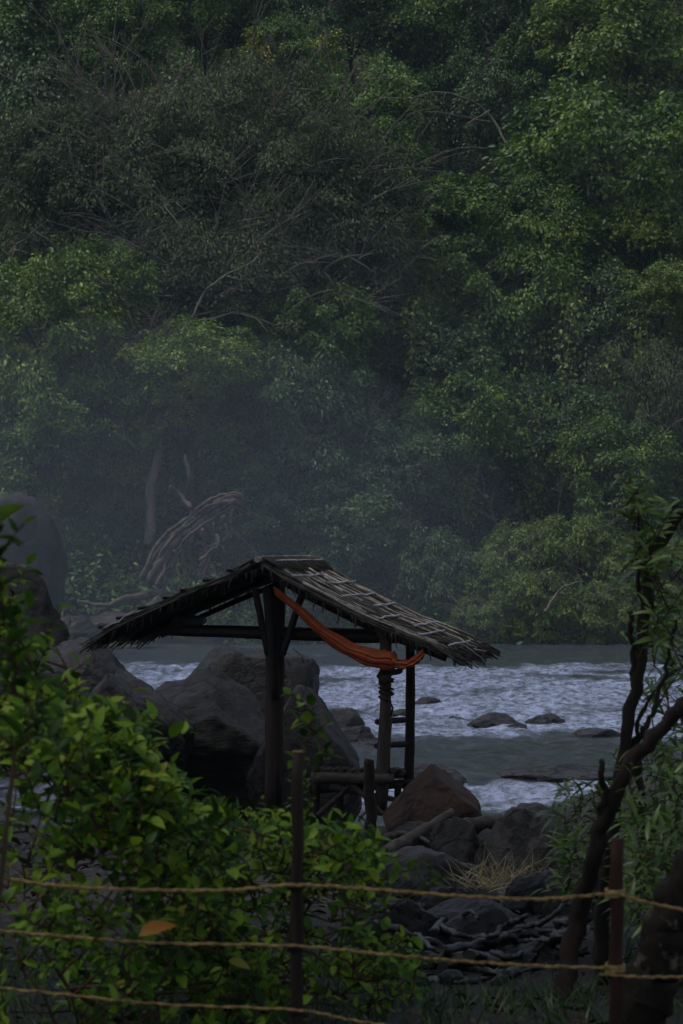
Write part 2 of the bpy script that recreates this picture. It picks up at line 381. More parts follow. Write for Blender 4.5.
def tree(px, py, rpx, d, label, mat='lush', kind='r', asp=1.0, name='broadleaf_tree', h=None, twig=2, barkm='barkd', var=None, group='trees on the far bank'):
    lib = {'r': CR, 'o': CO, 's': CS}[kind]; base = {'r': 3.4, 'o': 3.4, 's': 2.2}[kind]
    i = tr_rg.randrange(len(lib)) if var is None else var
    cen, me = lib[i]; c = W(px, py, d); s_ = rpx / F * d / base; sc = (s_, s_, s_ * asp)
    gz = ground_z(c.x, c.y); ht = max(.8, c.z - gz + .3)
    root = thing(name, label, 'tree', (c.x, c.y, gz - .05), 0, group)
    cr = bpy.data.objects.new('crown', me); C.objects.link(cr); cr.parent = root
    if not me.materials: me.materials.append(M[mat])
    cr.material_slots[0].link = 'OBJECT'; cr.material_slots[0].material = M[mat]
    cr.location = (0, 0, c.z - gz + .05); cr.rotation_euler = (0, 0, tr_rg.uniform(0, 6.28)); cr.scale = sc
    rg = random.Random(int(px * 7 + py))
    tk = trunk_mb([Matrix.Rotation(cr.rotation_euler.z, 3, 'Z') @ Vector(q) for q in cen], ht, .10 + .05 * s_, rg, sc).build('trunk', M[barkm], root)
    tk.location = (0, 0, c.z - gz + .05)
    if twig:
        twigs(rg, twig, base * sc[0], base * .9 * sc[1], base * .9 * sc[2], 1.5, .022, root, cr.location)
    return root
#    px   py   r    d   label ...
tree(30, 20, 75, 122, 'dark green tree in the upper left corner of the forest', 'lush', asp=.9)
tree(20, 140, 85, 118, 'deep green drooping tree at the left edge below the corner tree', 'dark', asp=1.2)
tree(118, 30, 60, 121, 'green tree at the top, second from the left corner', 'lush')
tree(205, 5, 62, 123, 'bright green tree at the top behind the grey-olive giant tree', 'lush')
tree(298, 62, 48, 121, 'tree with scattered yellow leaves at the top centre of the forest', 'gold', asp=1.1, name='yellowing_tree')
tree(345, 0, 60, 126, 'dark tree crown at the top just right of the yellowing tree', 'dark')
tree(425, 20, 62, 125, 'leafy green tree at the top right of centre above dead branches', 'lush')
tree(520, 10, 62, 123, 'dark green tree at the top between two bright crowns', 'dark')
tree(628, 30, 88, 119, 'bright green layered tree in the upper right corner', 'yel', asp=.9)
tree(600, 175, 112, 113, 'largest bright green tree on the right with layered boughs', 'lush', asp=1.0)
tree(375, 120, 62, 118, 'mid green tree left of the dead arching branches', 'lush', asp=1.0)
tree(505, 110, 50, 121, 'shaded green tree behind the dead arching branches', 'dark', asp=1.3)
tree(455, 235, 75, 112, 'green tree below the dead arching branches', 'lush', asp=.8)
tree(395, 290, 62, 109, 'yellow-green tree at the middle of the forest', 'yel', asp=1.3)
tree(500, 325, 78, 109, 'tall yellow-tipped green tree right of the forest middle', 'lush', asp=1.2)
tree(430, 390, 72, 106, 'dark misty tree above the right roof slope', 'dark', asp=1.1)
tree(588, 340, 70, 109, 'shaded green tree under the largest bright tree', 'dark', asp=1.2)
tree(662, 300, 52, 107, 'small round bright topped tree at the right edge', 'shrub', 'r', asp=.8)
tree(655, 400, 68, 105, 'grey-green tree at the right edge under the round topped tree', 'olive', 'o', asp=1.3)
tree(560, 430, 62, 104, 'dark tree standing just above the riverside thicket', 'dark', asp=1.0)
tree(40, 335, 86, 100, 'bright green rounded tree at the left edge above the boulder', 'yel', asp=1.15, twig=5)
tree(30, 440, 68, 99, 'green tree overhanging the pale boulder on the left', 'lush', asp=.9)
tree(190, 372, 74, 99, 'bright green tree leaning over the uprooted stump', 'yel', asp=.75, twig=5)
tree(120, 420, 62, 100, 'leafy green tree between the left edge tree and the uprooted stump', 'lush', asp=1.0, barkm='barkp')
tree(300, 420, 78, 101, 'dark blue-green misty tree behind the roof peak', 'dark', asp=1.3)
tree(255, 510, 58, 99, 'low misty tree right of the uprooted stump', 'dark', asp=.9)
tree(350, 540, 66, 99, 'low dark misty tree behind the orange cloth', 'dark', asp=1.0)
tree(390, 480, 60, 101, 'misty tree between the roof peak and the riverside thicket', 'dark', asp=1.1)
tree(110, 520, 52, 100, 'shadowy low tree behind the pale boulder', 'dark', asp=1.0)
tree(430, 570, 50, 98, 'misty bush-like tree at the waterline left of the thicket', 'dark', 's', asp=1.2)
tree(260, 20, 45, 125, 'small dark tree left of the yellowing tree at the top', 'dark', asp=1.2)
tree(455, 95, 52, 124, 'dark tree deep in the gap behind the dead arching branches', 'dark', asp=1.4)
tree(560, 60, 55, 121, 'green tree between the top right corner tree and the dead branches', 'lush', asp=1.1)
tree(380, 195, 60, 112, 'mid green tree right of the huge grey-olive one', 'lush', asp=1.2)
tree(540, 250, 62, 110, 'leafy green tree hanging below the largest bright tree', 'lush', asp=1.2)
tree(640, 245, 55, 111, 'leafy green tree behind the small round topped one', 'yel', asp=1.1)
tree(100, 300, 58, 102, 'green tree between the two bright left hand crowns', 'lush', asp=1.1)
tree(210, 440, 60, 101, 'green misty tree directly above the uprooted stump', 'lush', asp=1.1)
tree(470, 440, 60, 103, 'green tree left above the riverside thicket', 'lush', asp=1.2)
tree(620, 470, 58, 102, 'green tree right above the riverside thicket', 'lush', asp=1.1)
tree(310, 340, 60, 103, 'green tree in front of the narrower grey-olive tree', 'lush', asp=1.1)
tree(300, 590, 45, 97, 'lowest misty tree at the waterline right behind the roof peak', 'dark', asp=.9)
tree(60, 570, 50, 99, 'low dark tree behind the pale far boulder', 'dark', asp=1)
# big grey-olive tree with fine pale twigs
def olive_giant(px, py, rx, rz, d, label, seed, ncl, ntw):
    c = W(px, py, d); gz = ground_z(c.x, c.y); k = d / F
    root = thing('giant_tree', label, 'tree', (c.x, c.y, gz - .05), 0, 'grey olive giants')
    cen, me = crown_mesh('crown', seed, rx * k, rx * k * .7, rz * k, ncl, 230, .85, .19, ratio=.34, droop=.8, fill=.25, lump=.2)
    o = link('crown', me, M['olive'], root); o.location = (0, 0, c.z - gz + .05)
    rg = random.Random(seed)
    o = trunk_mb(cen, c.z - gz + .3, .32, rg, nb=40).build('trunk', M['barkd'], root); o.location = (0, 0, c.z - gz + .05)
    twigs(rg, ntw, rx * k, rx * k * .7, rz * k, 2.8, .03, root, (0, 0, c.z - gz + .05))
olive_giant(215, 195, 172, 130, 108, 'huge grey-olive tree with fine twigs filling the upper left forest', 71, 330, 60)
olive_giant(330, 250, 92, 118, 106, 'narrower grey-olive tree at the right shoulder of the huge one', 72, 190, 25)
olive_giant(70, 200, 80, 95, 108, 'grey-olive tree at the left shoulder of the huge one', 73, 150, 18)
olive_giant(215, 290, 100, 70, 104, 'lower grey-olive tree with a pale forked dead limb', 74, 150, 26)
# dead arching branches, top right of centre
def dead(name, label, d, paths, mat='barkp', r=.05, cat='branches'):
    base = W(*paths[0][0], d); root = thing(name, label, cat, base)
    for pi, pth in enumerate(paths):
        mb = MB(); pts = [W(x, y, d + .3 * math.sin(i * 1.7 + pi)) - base for i, (x, y) in enumerate(pth)]
        rr = r * (1 if pi == 0 else .55)
        q = limb(mb, pts, rr, rr * .3, 6, .1, 5, .02, pi)
        rg = random.Random(pi + 3)
        for _ in range(5):
            s_ = q[rg.randrange(len(q) // 3, len(q))]; g = Vector((rg.uniform(-1, .4), rg.uniform(-.3, .3), rg.uniform(-.3, .8)))
            limb(mb, [s_, s_ + g * .4, s_ + g * .9 + Vector((0, 0, -.1))], rr * .35, rr * .15, 4, 0, 3)
        mb.build('limb', M[mat], root)
    return root
dead('dead_branch', 'bare pale branches arching left over a dark gap in the forest', 108.5,
     [[(508, 148), (492, 118), (470, 100), (440, 92), (418, 96)], [(492, 122), (470, 118), (440, 112), (425, 112)],
      [(488, 148), (460, 148), (438, 155), (428, 162)], [(490, 110), (470, 122), (462, 128)]], cat='dead branch')
dead('dead_branch', 'pale forked dead limb sticking out of the grey-olive crown', 101,
     [[(192, 318), (205, 292), (228, 274), (252, 262), (262, 250)], [(207, 290), (195, 280), (180, 268)], [(225, 275), (243, 280), (262, 276)],
      [(186, 322), (215, 318), (240, 312), (262, 322)]], cat='dead branch')
# ---------------------------------------------------------------- riverside thicket and understorey
shr = [(475, 585, 42, 98, 'misty green bush at the left end of the riverside thicket'), (520, 560, 48, 99, 'pale green bush with an arching top in the riverside thicket'),
       (580, 555, 50, 99, 'broad green bush in the middle of the riverside thicket'), (625, 570, 42, 98.5, 'green bush at the right end of the riverside thicket'),
       (540, 605, 40, 96.5, 'low bush drooping to the water in front of the thicket'), (600, 612, 36, 96.5, 'low bush at the waterline right of the drooping one'),
       (672, 560, 44, 99, 'bush on the far bank behind the slender tree'), (668, 615, 36, 97, 'low waterline bush at the right edge of the picture'),
       (480, 618, 28, 96.2, 'smallest bush at the waterline under the thicket')]
for x, y, r_, d, lb in shr:
    o = tree(x, y, r_, d, lb, 'shrub', 's', asp=1.1, name='riverside_bush', group='riverside bushes'); o['category'] = 'bush'
dead('driftwood_branch', 'bare branch lying among the riverside thicket', 94.8, [[(545, 612), (560, 590), (582, 580)], [(560, 592), (575, 600), (600, 612)]], cat='branch')
rg = np.random.default_rng(3)
P = []; 
for _ in range(150000):
    x = rg.uniform(-17, 17); y = 96 + 45 * rg.random() ** 1.1
    P.append((x, y, ground_z(x, y) + abs(rg.normal()) * .55 + max(0, .6 + fnoise(x * .25, y * .25, 7)) * 2.2 * rg.random()))
n = len(P); L = rg.uniform(.12, .32, n)
o = link('undergrowth', leaf_mesh('undergrowth', P, unit(rg, n) * [1, 1, .5] + [0, -.3, -.3], unit(rg, n) * .8 + [0, -.6, .6], L, L * .5, T_FAR), M['lush'])
tag(o, 'tangled low undergrowth covering the steep far bank', 'undergrowth', kind='stuff')
# hanging vines in the right of the forest
vr = random.Random(8)
for (x0, y0, y1, d) in [(640, 330, 470, 103), (612, 350, 520, 103), (545, 395, 500, 102.5), (520, 400, 520, 102.5), (465, 470, 520, 102), (415, 300, 420, 104), (30, 385, 440, 96.5), (575, 300, 420, 104), (660, 450, 520, 102)]:
    mb = MB(); a = W(x0, y0, d); e = W(x0 + vr.uniform(-8, 8), y1, d)
    o = thing('hanging_vine', None, 'vine', a, 0, 'vines hanging in the forest')
    q = limb(mb, [Vector((0, 0, 0)), (e - a) * .5 + Vector((vr.uniform(-.3, .3), 0, 0)), e - a], .03, .02, 4, .2, 6)
    mb.build('stem', M['twig'], o)
    g = np.random.default_rng(x0); n = 260; idx = g.integers(0, len(q), n)
    P = np.array([q[i] for i in idx]) + g.normal(size=(n, 3)) * [.22, .2, .15]; L = g.uniform(.12, .24, n)
    link('leaves', leaf_mesh('vine_leaves', P, unit(g, n) + [0, 0, -1], unit(g, n) + [0, -1, .5], L, L * .6, T_FAR), M['shrub' if x0 % 2 else 'lush'], o)
    o['label'] = 'leafy vine hanging in the forest ' + {640: 'above the slender tree', 612: 'left of the slender tree, the longest one', 545: 'above the thicket middle', 520: 'above the left half of the thicket',
        465: 'just above the left end of the thicket', 415: 'from the middle yellow-green tree', 30: 'above the pale boulder on the left', 575: 'under the largest bright tree', 660: 'at the right edge above the slender tree'}[x0]
# pale trunks on the far bank (left)
def far_trunk(label, pts, d, r):
    b = W(*pts[0], d); mb = MB(); limb(mb, [W(x, y, d) - b for x, y in pts], r, r * .6, 8, .15, 5, .02)
    o = mb.build('tree_trunk', M['barkp']); o.location = b; tag(o, label, 'tree trunk')
far_trunk('pale crooked tree trunk rising from the left far bank', [(148, 545), (151, 520), (150, 490), (158, 455), (157, 425), (163, 410)], 99.0, .2)
# uprooted tree with root mass
root = thing('uprooted_tree', 'pale uprooted tree with tangled hanging roots on the far bank', 'uprooted tree', W(165, 612, 95.5))
b0 = W(165, 612, 95.5)
rr_ = random.Random(4)
def up(name, paths, r0, r1, seed=0, mat='driftf'):
    mb = MB(); g = random.Random(seed)
    for pth in paths:
        limb(mb, [W(x, y, 95.5 + g.uniform(-.5, .5)) - b0 for x, y in pth], r0, r1, 7, .3, 6, .035, seed)
    mb.build(name, M[mat], root)
for i in range(7):
    o_ = (i - 3) * 2.6; w_ = lambda q: rr_.uniform(-3, 3)
    up('trunk' if i == 3 else 'root', [[(148 + o_, 580 + i), (168 + o_ + w_(0), 548 + o_ * .8), (192 + w_(0), 524 + o_ + w_(0)), (214 + w_(0), 509 + o_ + w_(0)), (234, 500 + o_ * .9), (243 + i, 508 + o_ * 1.5)]], .15 if i == 3 else .075, .035, 60 + i)
up('upright_branch', [[(196, 520), (188, 500), (189, 478), (185, 455)]], .10, .05, 2)
up('upright_branch', [[(192, 508), (180, 495), (170, 486)]], .10, .05, 3)
for i in range(16):
    x0 = 160 + i * 5 + rr_.uniform(-3, 3); y0 = 560 - i * 3.4; L_ = rr_.uniform(30, 62)
    up('root', [[(x0, y0), (x0 + rr_.uniform(-6, 8), y0 + L_ * .4), (x0 + rr_.uniform(-9, 9), y0 + L_ * .75), (x0 + rr_.uniform(-14, 12), y0 + L_)]], .06, .02, 5 + i)
for i in range(5):
    up('root', [[(200, 555 + i * 6), (215, 545 + i * 2), (226, 552 + i * 5), (228 - i * 3, 575 + i * 3)]], .06, .03, 30 + i)
for i, pth in enumerate([[(165, 590), (135, 600), (110, 605), (78, 602)], [(160, 598), (140, 612), (120, 622)], [(150, 595), (120, 600), (95, 615)]]):
    up('root', [pth], .14, .05, 40 + i)

# ---------------------------------------------------------------- rocks
def rock(label, px, py, wpx, hpx, d, mat='rock', seed=0, dep=.8, cuts=7, name='boulder', rough=.13, sub=5, cat='rock', rz=0, group=None, hard=.6, tilt=0, sink=0.0, planes=None):
    """centre px,py; size in pixels at depth d"""
    import bmesh
    rgn = random.Random(seed); k = d / F; sx, sz = wpx * k / 2, hpx * k / 2; sy = sx * dep
    bm = bmesh.new(); bmesh.ops.create_icosphere(bm, subdivisions=sub, radius=1)
    pl = []
    for i in range(cuts):
        nrm = Vector((rgn.uniform(-1, 1), rgn.uniform(-1, 1), rgn.uniform(-.3, 1))).normalized(); pl.append((nrm, rgn.uniform(hard, .95)))
    if planes is not None: pl = [(Vector(n_).normalized(), d_) for n_, d_ in planes]
    off = Vector((rgn.uniform(0, 50), rgn.uniform(0, 50), seed))
    mnx = []
    for v in bm.verts:
        p = v.co.copy()
        for nrm, dd in pl:
            e = p.dot(nrm) - dd
            if e > 0: p -= nrm * e * .93
        f = 1 + rough * noise.fractal(p * 1.3 + off, .9, 2, 4) + rough * .30 * noise.fractal(p * 5 + off, .7, 2.1, 5) - rough * .5 * max(0, .16 - abs(noise.noise(p * 2.3 + off * 2))) / .16 * .35
        p *= f
        v.co = p
    X = [v.co.x for v in bm.verts]; Z = [v.co.z for v in bm.verts]
    cx, cz = (max(X) + min(X)) / 2, (max(Z) + min(Z)) / 2; hx, hz = (max(X) - min(X)) / 2, (max(Z) - min(Z)) / 2
    for v in bm.verts:
        v.co.x = (v.co.x - cx) / hx * sx; v.co.y *= sy; v.co.z = (v.co.z - cz) / hz * sz
        v.co.z += tilt * v.co.x
    me = bpy.data.meshes.new(name); bm.to_mesh(me); bm.free()
    for p in me.polygons: p.use_smooth = True
    o = link(name, me, M[mat]); c = W(px, py, d); o.location = c; o.rotation_euler = (0, 0, rz)
    tag(o, label, cat, group); return o
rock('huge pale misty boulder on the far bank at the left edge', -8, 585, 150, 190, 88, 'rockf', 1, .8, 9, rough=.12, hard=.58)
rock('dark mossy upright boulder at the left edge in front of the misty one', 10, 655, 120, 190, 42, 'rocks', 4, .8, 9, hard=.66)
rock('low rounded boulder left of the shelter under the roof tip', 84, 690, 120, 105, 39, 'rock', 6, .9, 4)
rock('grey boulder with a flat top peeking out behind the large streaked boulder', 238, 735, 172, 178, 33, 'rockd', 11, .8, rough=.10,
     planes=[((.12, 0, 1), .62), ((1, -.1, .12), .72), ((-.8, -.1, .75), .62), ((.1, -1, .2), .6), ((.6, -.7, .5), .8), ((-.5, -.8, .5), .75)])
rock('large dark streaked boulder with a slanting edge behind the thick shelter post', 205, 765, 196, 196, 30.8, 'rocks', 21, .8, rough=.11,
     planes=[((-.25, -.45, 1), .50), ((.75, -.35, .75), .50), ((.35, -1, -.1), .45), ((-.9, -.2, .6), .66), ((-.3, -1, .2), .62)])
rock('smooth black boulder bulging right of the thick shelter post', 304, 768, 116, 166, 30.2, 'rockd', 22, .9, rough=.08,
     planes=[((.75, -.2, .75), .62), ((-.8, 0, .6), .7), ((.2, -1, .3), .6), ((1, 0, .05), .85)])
rock('dark boulder half hidden by the left bush below the roof tip', 120, 745, 150, 150, 30, 'rockd', 9, .8, 7)
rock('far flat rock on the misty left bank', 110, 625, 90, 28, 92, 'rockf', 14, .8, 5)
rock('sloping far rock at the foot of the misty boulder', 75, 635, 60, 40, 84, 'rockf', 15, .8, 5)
rock('brown pyramid-shaped rock right of the platform', 434, 810, 102, 88, 26, 'rockb', 24, .8, rough=.09,
     planes=[((-.72, -.2, .68), .36), ((.66, -.15, .8), .44), ((-.1, -.85, .6), .45), ((.95, -.1, .25), .74), ((.4, -.9, .2), .7), ((-.7, -.7, .1), .7)])
rock('large dark round-backed rock at the water edge', 532, 878, 122, 150, 20.5, 'rock', 31, .8, 5, rough=.08, hard=.7)
rock('dark block rock left of the large round-backed rock', 460, 868, 72, 104, 20.6, 'rockd', 33, .8, 8, hard=.55)
rock('dark smooth dome of rock under the weathered log', 425, 893, 150, 96, 16.8, 'rock', 35, .9, 5, hard=.7)
rock('low rock under the brown pyramid-shaped rock', 412, 845, 80, 50, 23.6, 'rockd', 36, .9, 6)
rock('grey low rock in front of the dry grass tuft', 478, 944, 140, 92, 13.9, 'rock', 37, .9, 6)
rock('dark rock below the large round-backed rock', 552, 925, 110, 110, 15.4, 'rockd', 39, .9, 6)
rock('dark rock beneath the bush edge at the centre', 392, 945, 100, 96, 13.9, 'rockd', 41, .9, 6)
rock('small angular stone beside the dry grass tuft', 452, 915, 66, 60, 15.4, 'rockd', 43, .9, 8)
rock('dark stone at the foot of the lance leaved bush', 590, 890, 80, 90, 16.5, 'rockd', 47, .9, 7)
rock('dark slab behind the driftwood heap', 520, 970, 120, 56, 13.1, 'rockd', 48, .8, 7)
rock('long flat dark rock lying across the near shallows', 565, 778, 140, 26, 41, 'rockw', 51, .7, 6, tilt=-.02)
rock('small flat rock at the left of the long one in the shallows', 516, 774, 52, 14, 42.5, 'rockw', 52, .7, 6)
rock('low dark rock in the water behind the brown rock', 432, 778, 70, 28, 37, 'rockw', 53, .8, 6)
for i, (x, y, a_, b_, d, lb) in enumerate([(343, 722, 44, 30, 51, 'pointed wet rock in the rapids right of the boulders'), (357, 736, 44, 22, 48.5, 'low wedge rock nearest the shelter posts in the rapids'),
        (492, 722, 56, 20, 53, 'hump-shaped wet rock in the middle of the rapids'), (545, 722, 44, 18, 53.5, 'low wet rock right of the hump-shaped one'),
        (518, 726, 20, 8, 52, 'tiny dark rock between the two mid-river humps'), (428, 703, 32, 12, 60, 'small dark rock framed right of the thin shelter post'),
        (600, 738, 70, 22, 50, 'long streaked slab in the rapids near the slender tree'), (455, 722, 40, 12, 54, 'flat wet slab left of the mid-river hump'),
        (322, 748, 40, 26, 46, 'rock in the river against the large boulder'), (532, 718, 20, 7, 57, 'small rock poking up right of the hump'),
        (470, 704, 22, 6, 63, 'tiny rock breaking the rapids below the roof tip'), (400, 712, 20, 7, 56, 'tiny rock between the two right shelter posts'), (585, 703, 26, 6, 62, 'low rock in the rapids left of the slender tree trunk'),
        (505, 765, 26, 7, 44, 'small flat rock just above the two flat shallows rocks'), (560, 745, 60, 9, 48.5, 'thin dark slab just under the rapids'), (380, 745, 50, 14, 48, 'flat dark rock behind the ladder pegs')]):
    rock(lb, x, y + b_ * .25, a_, b_ * 1.5, d, 'rockw', 60 + i, 1.0, 8, 'river_rock', rough=.16, hard=.6, group='rocks in the rapids')

# ---------------------------------------------------------------- shelter
TH = R(-11); SY = 27.0
s0 = Vector((-.788, SY, 0)); GZ = ground_z(-.5, 28)
sh = thing('shelter', 'open bamboo shelter with a ragged thatched gable roof on posts by the river', 'shelter', (s0.x, s0.y, GZ), TH)
def loc(px, py, d):  # a pixel at depth d into the shelter's own frame
    return Matrix.Rotation(-TH, 4, 'Z') @ (W(px, py, d) - Vector((s0.x, s0.y, GZ)))
RZ = EYE - .17 - GZ; RL = 2.5; LXL, LDL = 1.65, .70; LXR, LDR = 1.88, .87
sr = random.Random(12)
def roofz(x):
    if x < 0: u = -x / LXL; return RZ - LDL * u + .03 * math.sin(u * 3)
    u = x / LXR; return RZ - LDR * (u ** .96) - .05 * math.sin(u * math.pi) + .05
def slope(side):
    mb = MB(); pale = MB(); Lx = LXL if side < 0 else LXR
    for layer in range(5):
        n = 95
        for i in range(n):
            y = (i + sr.uniform(-.8, .8)) / n * RL + sr.uniform(-.04, .04)
            u0 = max(0, sr.uniform(-.1, .75) if layer else 0); u1 = min(1.0, u0 + sr.uniform(.3, .9)) if layer > 1 else 1.0
            u1 += sr.uniform(-.10, .07) if u1 >= 1 else 0
            pts = []; m_ = 6; yw = sr.uniform(-.16, .16)
            for k in range(m_ + 1):
                u = u0 + (u1 - u0) * k / m_; x = side * Lx * u
                drp = -.05 * max(0, u - .93) / .07 * sr.uniform(.1, 1.2)
                pts.append(Vector((x, y + yw * u, roofz(x) - .05 + layer * .012 + sr.uniform(-.014, .016) + drp)))
            (pale if layer == 4 and sr.random() < .42 else mb).tube(pts, taper(m_ + 1, sr.uniform(.009, .02), sr.uniform(.004, .009)), 5, True, .2)
    # solid felted core so that no daylight shows
    b = len(mb.v); st = 14
    for k in range(st + 1):
        u = k / st * .97; x = side * Lx * u
        for yy in (.02, RL - .02):
            mb.v.append((x, yy, roofz(x) - .022)); mb.v.append((x, yy, roofz(x) - .05))
    for k in range(st):
        a_ = b + 4 * k; c_ = a_ + 4
        mb.f += [(a_, a_ + 2, c_ + 2, c_), (a_ + 1, c_ + 1, c_ + 3, a_ + 3), (a_, c_, c_ + 1, a_ + 1), (a_ + 2, a_ + 3, c_ + 3, c_ + 2)]
    # shaggy fringe along the gable edge and eave
    for i in range(170):
        u = sr.random(); x = side * Lx * u; y = sr.choice([0, 0, RL]) + sr.uniform(-.03, .05)
        p = Vector((x, y, roofz(x) - .05)); g = Vector((side * sr.uniform(-.1, .3), sr.uniform(-.1, .05), -sr.uniform(.2, 1))) * sr.uniform(.04, .17)
        mb.tube([p, p + g * .6, p + g + Vector((0, 0, -.01))], [.012, .008, .003], 4)
    for i in range(150):
        x = side * Lx * sr.uniform(.93, 1.0); y = sr.uniform(0, RL)
        p = Vector((x, y, roofz(x) - .05)); g = Vector((side * sr.uniform(.2, 1), sr.uniform(-.3, .3), -sr.uniform(.4, 1.1))) * sr.uniform(.05, .13)
        mb.tube([p, p + g * .6, p + g], [.012, .008, .003], 4)
    o = mb.build('thatch', M['thatch'], sh)
    p_ = pale.build('pale_stalks', M['thatchp'], o)
    tag(p_, 'bleached stalks on the wet thatch')
for s_ in (-1, 1): slope(s_)
for side, Lx, nb in ((-1, LXL, 8), (1, LXR, 9)):
    for i in range(nb):
        u = .06 + .9 * i / (nb - 1); x = side * Lx * u
        mb = MB(); y0 = -.05 - sr.uniform(0, .05) if side < 0 or sr.random() < .4 else sr.uniform(.1, 1.1); y1 = min(RL + .05, y0 + sr.uniform(.9, 2.4)); x += sr.uniform(-.04, .04)
        pts = [Vector((x + sr.uniform(-.012, .012), y0 + (y1 - y0) * k / 6, roofz(x) + .028 + sr.uniform(-.006, .008))) for k in range(7)]
        mb.tube(pts, .009 if side > 0 else .015, 6, True, .1); mb.build('batten', M['batten' if side > 0 else 'post'], sh)
mb = MB(); mb.tube([Vector((.0 + sr.uniform(-.01, .01), -.06 + k * (RL + .1) / 8, RZ + .035)) for k in range(9)], .032, 7, True, .15); mb.build('ridge_pole', M['thatchp'], sh)
# ridge cap of folded leaves
mb = MB()
for i in range(120):
    y = sr.uniform(0, RL); a_ = sr.uniform(.12, .3)
    mb.tube([Vector((-a_, y, roofz(-a_) + .03)), Vector((-.03, y + .02, RZ + .05)), Vector((.03, y + .03, RZ + .05)), Vector((a_, y + sr.uniform(-.04, .06), roofz(a_) + .03))], [.006, .013, .013, .006], 4)
mb.build('ridge_cap', M['thatch'], sh)
# rafters below
for side, Lx in ((-1, LXL), (1, LXR)):
    for y in (.12, 1.2, 2.35):
        mb = MB(); mb.tube([Vector((side * Lx * u, y, roofz(side * Lx * u) - .115)) for u in (0, .25, .5, .75, .95)], .028, 7, True, .1); mb.build('rafter', M['post'], sh)
def member(name, a_, b_, r0, r1=None, mat='post', wob=.1, mid=(0, 0, 0), n=9, parent=None, org=None):
    mb = MB(); a_, b_ = Vector(a_), Vector(b_); q = [a_.lerp(b_, t_) + Vector(mid) * math.sin(math.pi * t_) for t_ in (0, .12, .25, .38, .5, .62, .75, .88, 1)]
    mb.tube(q, taper(9, r0, r1 or r0), n, True, wob, int(abs(a_.x * 100)) + int(abs(b_.z * 50))); return mb.build(name, M[mat], parent or sh)
d1 = 27.25
member('post', loc(272, 812, d1), loc(273, 590, d1), .082, .085, mat='fpost', wob=.12, mid=(.02, 0, 0))
member('post', loc(275, 700, d1 - .12), loc(268, 588, d1 - .12), .035, .06)
member('brace', loc(268, 655, d1 - .12), loc(255, 588, d1 - .12), .034)
member('brace', loc(282, 655, d1 - .12), loc(303, 592, d1 - .12), .034)
member('tie_beam', loc(163, 630, d1 + .2), loc(424, 639, d1 - .3), .048, .05, mid=(0, 0, -.01))
member('tie_beam', loc(180, 628, 29.4), loc(436, 634, 29.2), .04)
member('purlin', loc(176, 622, d1 + .15), loc(202, 620, 29.6), .05)
member('purlin', loc(382, 633, d1 - .5), loc(430, 631, 29.6), .05)
member('post', loc(408, 812, 27.6), loc(410, 634, 27.6), .052, .042, mid=(.01, 0, 0))
member('post', loc(277, 812, 29.5), loc(281, 580, 29.5), .05)
pp = member('post', loc(380, 815, 26.9), loc(386, 632, 26.9), .066, .055, 'postl', .14, (.02, 0, 0))
tag(pp, 'pale knotted post bound with cord')
for (x0, y0, x1, y1) in ((377, 722, 404, 720), (376, 746, 406, 744), (379, 676, 400, 671)):
    member('peg', loc(x0, y0, 26.95), loc(x1, y1, 27.5), .026, .03)
mb = MB(); c0 = loc(386, 665, 26.9)
for k in range(60):
    pass
hel = [loc(386 + 7.4 * math.cos(k * .9), 668 + k * .55 + 4 * math.sin(k * .37) + 2 * math.sin(k * .8), 26.9 + .075 * math.sin(k * .9)) for k in range(56)]
mb.tube(hel, .010, 5); q = [loc(389, 700, 26.82), loc(393, 708, 26.8), loc(391, 716, 26.8)]; mb.tube(q, .01, 5)
mb.build('binding', M['barkb'], sh)
# platform
member('platform_rail', loc(311, 778, 26.8), loc(394, 779, 26.8), .055, .05, 'log', .12)
member('platform_rail', loc(318, 782, 28.9), loc(410, 772, 28.7), .05, .05, 'log', .12)
for i in range(11):
    a_ = i / 10; member('floor_pole', loc(314 + 88 * a_, 771 + sr.uniform(-2, 2), 26.85), loc(322 + 84 * a_, 769, 28.8), .026, .024, 'postl')
member('platform_rail', loc(330, 787, 27.0), loc(398, 800, 26.9), .03, .022, 'log', .15)
member('platform_rail', loc(312, 790, 27.2), loc(412, 783, 27.3), .042, .042, 'post', .12)
member('crosspiece', loc(318, 815, 26.95), loc(352, 784, 26.9), .03, .02, 'log', .15)
member('crosspiece', loc(345, 778, 26.85), loc(392, 822, 26.7), .028, .02, 'log', .15)
for x in (316, 340, 398):
    member('leg', loc(x, 826, 27.1), loc(x, 784, 27.1), .036, .036)
# drifting cord stub
mb = MB(); mb.tube(catmull([loc(293, 648, d1 - .2), loc(297, 652, d1 - .2), loc(302, 657, d1 - .2), loc(303, 663, d1 - .2)], 4), .005, 5); mb.build('loose_cord', M['twig'], sh)
mb = MB(); mb.tube([loc(372, 620, d1 - .1), loc(371, 632, d1 - .1)], .006, 5); mb.tube([loc(350, 616, 27), loc(372, 612, 26.9)], .008, 5); mb.build('loose_cord', M['twig'], sh)

